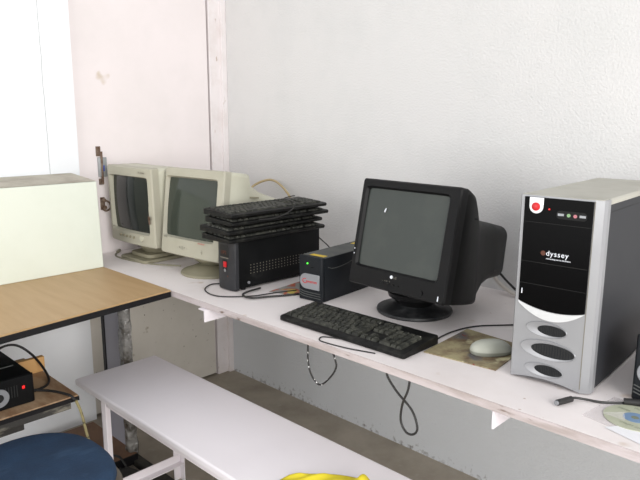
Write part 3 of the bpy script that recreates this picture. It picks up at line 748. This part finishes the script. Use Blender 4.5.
# ------------------------------------------------------------------ cables
T_ = {o['label']: o for o in bpy.data.objects if 'label' in o}
def hang_on(o, key):
    p = [q for l_, q in T_.items() if l_.startswith(key)][0]
    bpy.context.view_layer.update()
    o.parent = p; o.matrix_parent_inverse = p.matrix_world.inverted()
    for k_ in ('label', 'category'):
        if k_ in o: del o[k_]
    return o
def cable(name, label, pts, r, mt, cat='cable', on=None):
    o = tag(B().tube(pts, r).build(name, mt), label, cat)
    return hang_on(o, on) if on else o
z = H+.003
hang_on(stack_cord, 'topmost black keyboard')
cable('power_cord', 'thin black cord looping out before the large power unit', [(.84, -.62, z), (.79, -.665, z), (.79, -.70, z), (.83, -.745, z), (.90, -.764, z), (.955, -.74, z), (1.009, -.67, z), (1.03, -.60, z), (1.06, -.52, z)], .0022, m_cable, on='large black upright')
cable('power_cord', 'thick black cord lying between the large and small power units', [(.96, -.60, z+.004), (.965, -.66, z+.004), (.985, -.70, z+.004), (1.03, -.70, z+.003), (1.06, -.64, z+.002), (1.09, -.58, z+.001), (1.11, -.52, z)], .0036, m_cable, on='small black power unit')
cable('keyboard_cord', 'thin black cord curling out in front of the flat keyboard', [(1.51, -.77, z-.001), (1.47, -.787, z-.001), (1.455, -.80, z-.001), (1.47, -.822, z-.001), (1.51, -.822, z-.001), (1.57, -.812, z-.001), (1.64, -.790, z-.001)], .0018, m_cable, on='dusty black keyboard')
cable('mouse_cord', 'black cord running from the flat keyboard behind the mouse mat', [(1.715, -.66, z), (1.695, -.592, z), (1.692, -.50, z), (1.715, -.415, z), (1.78, -.335, z), (1.85, -.25, z), (1.90, -.12, z)], .0022, m_cable, on='pale grey mouse')
o = cable('video_cable', 'grey cable with connector lying before the corner monitor', [(.045, -.655, z+.002), (.09, -.690, z), (.16, -.700, z), (.254, -.690, z), (.36, -.660, z), (.46, -.60, z)], .0036, m_cableg, on='beige tube monitor')
B().tube([(.020, -.632, z+.003), (.045, -.655, z+.003)], .007, 10, False).build('connector', m_cableg, o)
from_y = -.16
cable('power_cord', 'tan cord arching up behind the larger beige monitor', [(.34, -.16, .99), (.30, -.08, 1.035), (.36, -.05, 1.066), (.42, -.045, 1.066), (.49, -.05, 1.034), (.535, -.05, .985), (.55, -.05, .90), (.56, -.06, H+.006)], .0055, m_cablet, on='larger beige')
hang_on(tag(B().m(m_paper).box(.515, .575, -.075, -.045, .968, .984, .003).m(m_hole).box(.522, .57, -.0765, -.0749, .978, .982).build('rear_plug'), 'x', 'plug'), 'larger beige')
cable('power_cord', 'brown cord arching over behind the two beige monitors', [(.10, -.40, .99), (.075, -.42, 1.10), (.115, -.42, 1.126), (.165, -.42, 1.133), (.23, -.42, 1.125), (.25, -.40, 1.05), (.26, -.36, .9)], .004, m_cablet, on='beige tube monitor')
cable('video_cable', 'pale cable curving down the wall behind the black monitor', [(1.50, -.10, .90), (1.555, -.06, .835), (1.59, -.05, .795), (1.645, -.05, H+.012), (1.75, -.06, H+.008)], .0065, m_cablew, on='black dusty tube')
cable('power_cord', 'black cord curving down beside the pale cable behind black monitor', [(1.52, -.08, .90), (1.575, -.04, .835), (1.61, -.03, .80), (1.665, -.03, H+.010), (1.76, -.03, H+.006)], .004, m_cable, on='black dusty tube')
cable('power_cord', 'thin black cord falling from the rear of the large power unit', [(.80, -.20, .93), (.76, -.12, .87), (.80, -.09, .825), (.84, -.08, .785), (.88, -.08, H+.004)], .0025, m_cable, on='large black upright')
cable('hanging_cord', 'paint-flecked black cord hanging in a loop under the shelf', [(1.402, -.80, H-.022), (1.402, -.80, .68), (1.415, -.80, .638), (1.45, -.80, .618), (1.492, -.80, .655), (1.512, -.80, .69), (1.505, -.80, .715), (1.495, -.80, H-.022)], .0026, m_cordp)
cable('hanging_cord', 'black cord hanging in a twisted loop under the shelf', [(1.688, -.80, H-.022), (1.69, -.80, .715), (1.72, -.798, .682), (1.765, -.796, .648), (1.786, -.8, .61), (1.775, -.8, .588), (1.752, -.8, .586), (1.735, -.8, .612), (1.742, -.804, .66), (1.757, -.804, .70), (1.760, -.80, H-.022)], .003, m_cable)
# audio/ps2 lead beside the tower
o = cable('adapter_lead', 'short black lead with a round silver-tipped plug before the tower', [(2.119, -.712, z+.005), (2.124, -.700, z+.005), (2.140, -.685, z+.002), (2.17, -.67, z), (2.20, -.645, z), (2.222, -.628, z+.002), (2.26, -.622, z+.004)], .0028, m_cable)
B().tube([(2.106, -.748, z+.004), (2.120, -.708, z+.004)], .0065, 14, False).build('plug', m_cable, o)
B().tube([(2.1045, -.7525, z+.004), (2.106, -.748, z+.004)], .0052, 14, False).build('plug_tip', m_badge, o)
B().tube([(2.205, -.641, z+.004), (2.245, -.625, z+.006), (2.30, -.624, z+.006)], .0075, 12, True).build('rear_plug', m_cable, o)
# cables at the low table and the floor
cable('power_cord', 'black cord arching up behind the power unit on the low table', [(.50, -1.36, TZ+.085), (.47, -1.315, TZ+.105), (.47, -1.265, TZ+.10), (.50, -1.225, TZ+.06), (.58, -1.215, TZ+.015), (.64, -1.24, TZ+.004), (.665, -1.30, TZ+.006)], .0042, m_cable, on='black power unit with white ring')
cable('power_cord', 'black cord running over the low table edge to the floor', [(.64, -1.33, TZ+.02), (.66, -1.29, TZ+.008), (.70, -1.25, TZ+.004), (.765, -1.225, TZ+.004), (.785, -1.215, TZ-.01)], .0042, m_cable, on='black power unit with white ring')
cable('electrical_cable', 'yellow-striped cord hanging from the low table to the floor', [(.787, -1.213, TZ-.012), (.79, -1.20, .44), (.80, -1.19, .36), (.81, -1.175, .28), (.82, -1.17, .15), (.82, -1.17, .01)], .0045, m_wirep)
cable('electrical_cable', 'black cord trailing over the brown foot board under the desk', [(.25, -1.10, .058), (.30, -1.04, .058), (.37, -.99, .058), (.45, -.95, .058), (.50, -.93, .054), (.56, -.94, .006), (.62, -1.06, .008)], .0045, m_cable)

# ------------------------------------------------------------------ chair
t = thing('chair', 'chair with a navy blue padded seat at the lower left', 'chair', (1.07, -1.487, 0), .0)
def sup(a, rx, ry, p=.75): return (rx*math.copysign(abs(math.cos(a))**p, math.cos(a)), ry*math.copysign(abs(math.sin(a))**p, math.sin(a)))
SZ = .482
b = B(); rings = []
for s_, z_ in ((.90, SZ-.055), (.98, SZ-.045), (1.0, SZ-.03), (.985, SZ-.016), (.94, SZ-.006), (.85, SZ), (.6, SZ+.004), (.3, SZ+.006)):
    rings.append([(p[0]*s_, p[1]*s_, z_+.0015*math.sin(5*math.atan2(p[1], p[0]))) for p in [sup(2*math.pi*k/48, .205, .215) for k in range(48)]])
b.loft(rings); b.build('seat', m_blue, t, ang=60)
b = B(); rings = []
for s_, z_ in ((.95, SZ-.075), (1.05, SZ-.066), (1.06, SZ-.058), (.95, SZ-.0555)):
    rings.append([(p[0]*s_, p[1]*s_, z_) for p in [sup(2*math.pi*k/48, .205, .215) for k in range(48)]])
b.loft(rings); b.build('seat_frame', m_rim, t)
for x, y in ((-.17, .17), (.17, .17), (-.17, -.18), (.17, -.18)):
    B().tube([(x, y, SZ-.0755), (x*1.12, y*1.12, 0)], .012, 12, False).build('leg', m_chrome, t)
b = B(); rings = []
for x, d in ((-.19, .0), (-.18, .03), (0, .045), (.18, .03), (.19, .0)):
    pass
b = B(); b.X = Matrix.Translation((0, -.235, .62)) @ Matrix.Rotation(math.radians(8), 4, 'X')
b.prism(rrect(.38, .30, .08, 8, 0, .12), 'y', -.02, .02); b.build('backrest', m_blue, t, bevel=.012, seg=3)
for x in (-.12, .12): B().tube([(x, -.205, SZ-.066), (x, -.250, SZ+.02), (x, -.262, .66)], .010, 10).build('back_support', m_chrome, t)

# ------------------------------------------------------------------ yellow cloth on the bench
random.seed(5)
b = B(); nx, ny = 34, 26; g = []
for i in range(nx+1):
    row = []
    for j in range(ny+1):
        u = i/nx; v_ = j/ny
        x = 1.525+u*.25; y = -1.075+v_*.20+.02*math.sin(u*5)
        y += .03*(u-.5)
        edge = min(u, 1-u, v_, 1-v_)
        z_ = .0015+min(1, edge*7)*(.008+.007*math.sin(9*u+5*v_)*math.cos(7*v_+2)+.005*math.sin(21*u-13*v_))
        z_ += .046*math.exp(-((u-.74)/.09)**2-((v_-.80)/.15)**2)
        cut = max(0, .45-u)*.0
        row.append(b.v((x, y-.42*max(0, .62-u)*v_*.38-.25*max(0, u-.75)*v_*.4, .4505+max(.001, z_))))
    g.append(row)
for i in range(nx):
    for j in range(ny): b.f([g[i][j], g[i+1][j], g[i+1][j+1], g[i][j+1]])
o = b.build('yellow_cloth', m_yellow, ang=70)
sd = o.modifiers.new('solid', 'SOLIDIFY'); sd.thickness = .001; sd.offset = 1
tag(o, 'crumpled yellow cloth lying on the bench', 'cloth')
